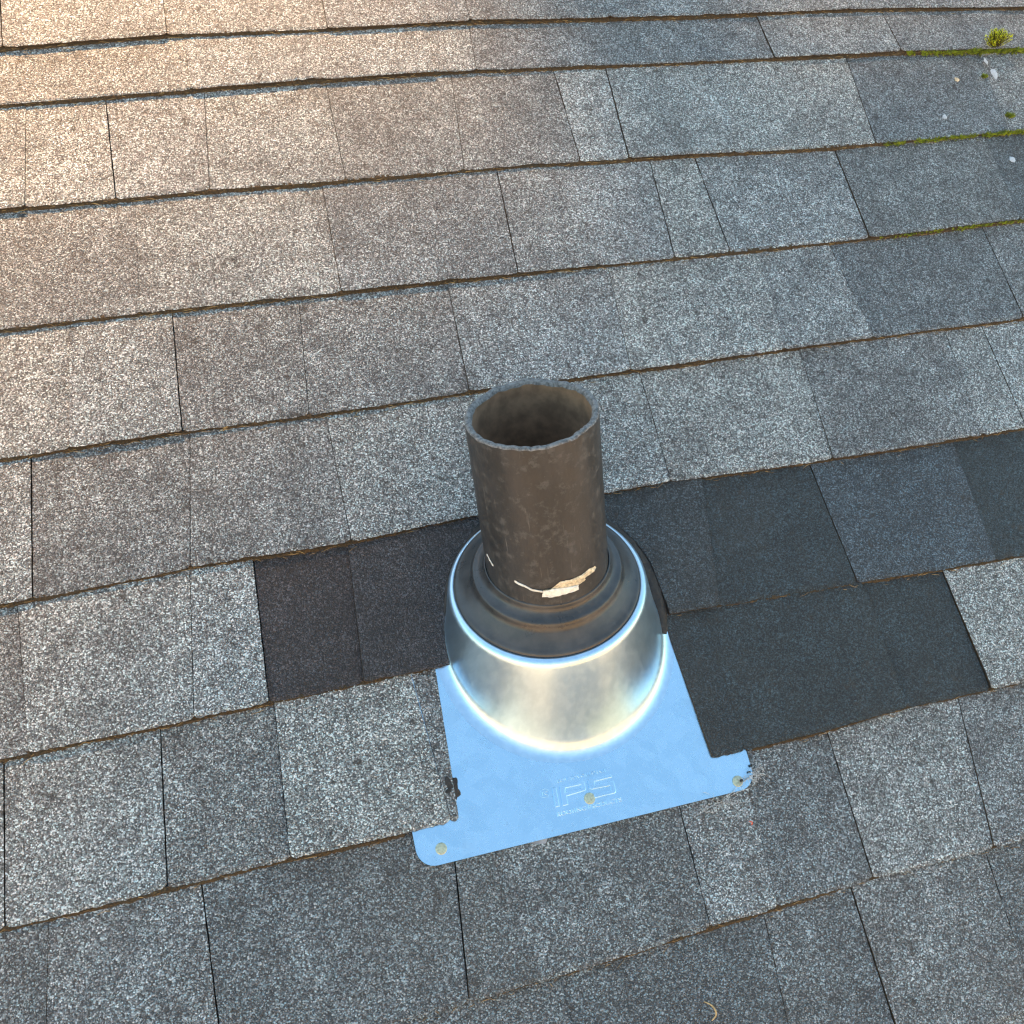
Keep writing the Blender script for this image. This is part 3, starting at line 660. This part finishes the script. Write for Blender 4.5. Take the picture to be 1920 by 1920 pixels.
# dead leaf scrap half under the lower edge of the flashing
V = []; F = []; P = [(.1883, -.3135), (.2000, -.3120), (.2130, -.3125), (.2115, -.3190), (.2090, -.3228), (.2029, -.3222), (.1950, -.3195)]
V = [(u, v, .0040 + .0012 * n1(u * 200, v * 200)) for u, v in P] + [(u, v, .0035 + .0012 * n1(u * 200, v * 200)) for u, v in P] ; m = len(P)
F = [tuple(range(m)), tuple(range(2 * m - 1, m - 1, -1))] + [(i, m + i, m + (i + 1) % m, (i + 1) % m) for i in range(m)]
o = link('leaf_scrap', mesh('leaf_scrap', V, F), None, (LEAFS,), RM); tag(o, 'small grey leaf scrap sticking out under the lower edge of the flashing', 'leaf')
# spider silk and crumbs caught at the right end of the flashing
SV = []; SF = []; rs = random.Random(31)
def strand(a, b, sag, r):
    global SV, SF
    pa_, pb_ = Vector(a), Vector(b); mid = (pa_ + pb_) / 2 + Vector((rs.gauss(0, sag), rs.gauss(0, sag), abs(rs.gauss(0, sag)) * .5)); V, F = tube(smooth_path([pa_, mid, pb_], 4), r, 4); n0 = len(SV); SV += V; SF += [tuple(i + n0 for i in q) for q in F]
for i in range(46):
    c = rs.choice(((.4300, -.3030), (.4335, -.3090), (.4250, -.3105), (.4150, -.3120))); strand((c[0] + rs.gauss(0, .003), c[1] + rs.gauss(0, .003), .0070), (c[0] + rs.gauss(0, .006), c[1] + rs.gauss(0, .004), .0065 + rs.uniform(0, .004)), .002, rs.uniform(.0001, .00028))
for i in range(40):
    c = (.3850 + rs.gauss(0, .008), -.3255 + rs.gauss(0, .003)); strand((c[0], c[1], .0068), (c[0] + rs.gauss(0, .010), c[1] + rs.gauss(0, .004), .0065 + rs.uniform(0, .004)), .002, rs.uniform(.0001, .00028))
for a, b in (((.4140, -.3118), (.4320, -.3050)), ((.3890, -.3215), (.4080, -.3128)), ((.4140, -.3110), (.4330, -.3060)), ((.3720, -.3270), (.3850, -.3240))): strand((*a, .0068), (*b, .0075), .001, .0003)
o = link('spider_silk', mesh('spider_silk', SV, SF), None, (WEBM,), RM); tag(o, 'wisp of grey spider silk and fluff at the right end of the flashing', 'cobweb')
for i, (u, v, r) in enumerate(((.4262, -.2985, .0016), (.4222, -.3040, .0013), (.4115, -.3100, .0020), (.3850, -.3235, .0022), (.3800, -.3228, .0015))):
    bm = bmesh.new(); bmesh.ops.create_icosphere(bm, subdivisions=1, radius=r)
    for q in bm.verts: q.co *= 1 + .5 * n1(q.co.x / r, q.co.y / r, q.co.z / r + i)
    me = bpy.data.meshes.new('dirt_crumb'); bm.to_mesh(me); bm.free(); o = link('dirt_crumb', me, None, (BLACKM,), RM @ Matrix.Translation((u, v, .0072)))
    tag(o, ['dark crumb near the upper right corner of the flashing', 'dark crumb above the right nail', 'dark crumb lying on the right nail', 'dark crumb in the fluff under the flashing edge', 'small dark crumb left of the fluff under the flashing edge'][i], 'crumb', 'dirt crumbs at the flashing')

# ---------------------------------------------------------------- what the bright metal mirrors: ground, neighbours; and an unseen tree added to block the sun
GRASS = plain('dry_yard', (.30, .285, .22), .95, var=.4, scale=1.5); CONC = plain('pale_concrete', (.46, .44, .40), .9, var=.15, scale=2)
g_ = link('ground', mesh('ground', [(-400, -400, 0), (400, -400, 0), (400, 400, 0), (-400, 400, 0)], [(0, 1, 2, 3)]), None, (GRASS,), Matrix.Identity(4)); tag(g_, kind='structure')
r_ = link('road', mesh('road', [(-120, -11.5, .004), (120, -11.5, .004), (120, -2.5, .004), (-120, -2.5, .004)], [(0, 1, 2, 3)]), None, (CONC,), Matrix.Identity(4)); tag(r_, kind='structure')
def neighbour(x0, x1, y, z, wallm, roofm, label):
    h = link('neighbour_house', None, None, (), Matrix.Translation(((x0 + x1) / 2, y, 0))); M = parent_mw[h]; hw = (x1 - x0) / 2; dp = 7.0
    V = [(-hw, 0, 0), (hw, 0, 0), (hw, -dp, 0), (-hw, -dp, 0), (-hw, 0, z), (hw, 0, z), (hw, -dp, z), (-hw, -dp, z), (-hw, -dp / 2, z + 2), (hw, -dp / 2, z + 2)]
    link('wall', mesh('wall', V, [(1, 0, 4, 5), (2, 1, 5, 9, 6), (3, 2, 6, 7), (0, 3, 7, 8, 4)]), h, (wallm,), M)
    e = .4; V = [(-hw - e, e, z - .2), (hw + e, e, z - .2), (hw + e, -dp / 2, z + 2.1), (-hw - e, -dp / 2, z + 2.1), (hw + e, -dp - e, z - .2), (-hw - e, -dp - e, z - .2)]
    V += [(a, b, c + .15) for a, b, c in V]
    link('roof', mesh('roof', V, [(6, 7, 8, 9), (9, 8, 10, 11), (0, 3, 2, 1), (3, 5, 4, 2), (0, 1, 7, 6), (1, 2, 8, 7), (2, 4, 10, 8), (4, 5, 11, 10), (5, 3, 9, 11), (3, 0, 6, 9)]), h, (roofm,), M)
    for i in range(6):
        cx = -hw + (i % 3 + .5) * 2 * hw / 3; zb = 1 + 2.7 * (i // 3); V = [(cx - .5, .03, zb), (cx + .5, .03, zb), (cx + .5, .03, zb + 1.2), (cx - .5, .03, zb + 1.2)]; V += [(a, b - .06, c) for a, b, c in V]
        link('window', mesh('window', V, [(0, 3, 2, 1), (0, 1, 5, 4), (1, 2, 6, 5), (2, 3, 7, 6), (3, 0, 4, 7)]), h, (WINM,), M)
    tag(h, label, 'house', 'houses across the road')
WINM = plain('dark_window', (.04, .05, .06), .1); CREAM = plain('cream_siding', (.84, .72, .46), .8, var=.06, scale=3); PALE = plain('pale_grey_siding', (.78, .77, .68), .8, var=.06, scale=3); TILE = plain('brown_shingle', (.14, .12, .10), .9)
neighbour(-13, -.2, -13.5, 5.6, PALE, TILE, 'pale grey house across the road'); neighbour(.4, 13, -13.5, 5.6, CREAM, TILE, 'cream coloured house across the road')

def tree(x, y, z0, zc, rx, rz, seed, label):
    r = random.Random(seed); T = link('sun_block_tree', None, None, (), Matrix.Translation((x, y, 0))); M = parent_mw[T]; tag(T, label, 'tree')
    V = []; F = []
    for i in range(9):
        t = i / 8; rr = .28 * (1 - t) + .04
        for q in range(10): a = q * .628; V.append((rr * math.cos(a), rr * math.sin(a), t * (zc + rz * .8)))
    for i in range(8):
        for q in range(10): s = (q + 1) % 10; F.append((i * 10 + q, i * 10 + s, i * 10 + 10 + s, i * 10 + 10 + q))
    link('trunk', mesh('trunk', V, F, True), T, (plain('bark', (.10, .07, .05), .9),), M)
    V = []; F = []
    for i in range(90000):
        while True:
            p = Vector((r.uniform(-1, 1), r.uniform(-1, 1), r.uniform(-1, 1)))
            if p.length < 1 and p.length > .35: break
        s = 1 + .05 * n1(p.x * 2.2, p.y * 2.2, p.z * 2.2 + seed); p = Vector((p.x * rx * s, p.y * rx * s, zc + p.z * rz * s))
        d = Vector((r.gauss(0, 1), r.gauss(0, 1), r.gauss(0, 1))).normalized(); a = d.orthogonal().normalized() * r.uniform(.05, .09); b = d.cross(a) * .7; n0 = len(V)
        V += [tuple(p + a), tuple(p + b), tuple(p - a), tuple(p - b)]; F.append((n0, n0 + 1, n0 + 2, n0 + 3))
    link('crown', mesh('crown', V, F), T, (plain('foliage', (.05, .075, .025), .8),), M)
# unseen crown added as sun blocker; its lower left edge leaves the upper left lit
xh = Vector((sun_dir.y, -sun_dir.x, 0)).normalized(); uph = xh.cross(sun_dir).normalized()
TR = 3.0; tc = rw(EDGE_U, EDGE_V) + sun_dir * 11.6 + (xh * .25 + uph * .968) * TR
tree(tc.x, tc.y, 0, tc.z, TR, TR, 2, 'unseen tree added behind the ridge to block the sun')
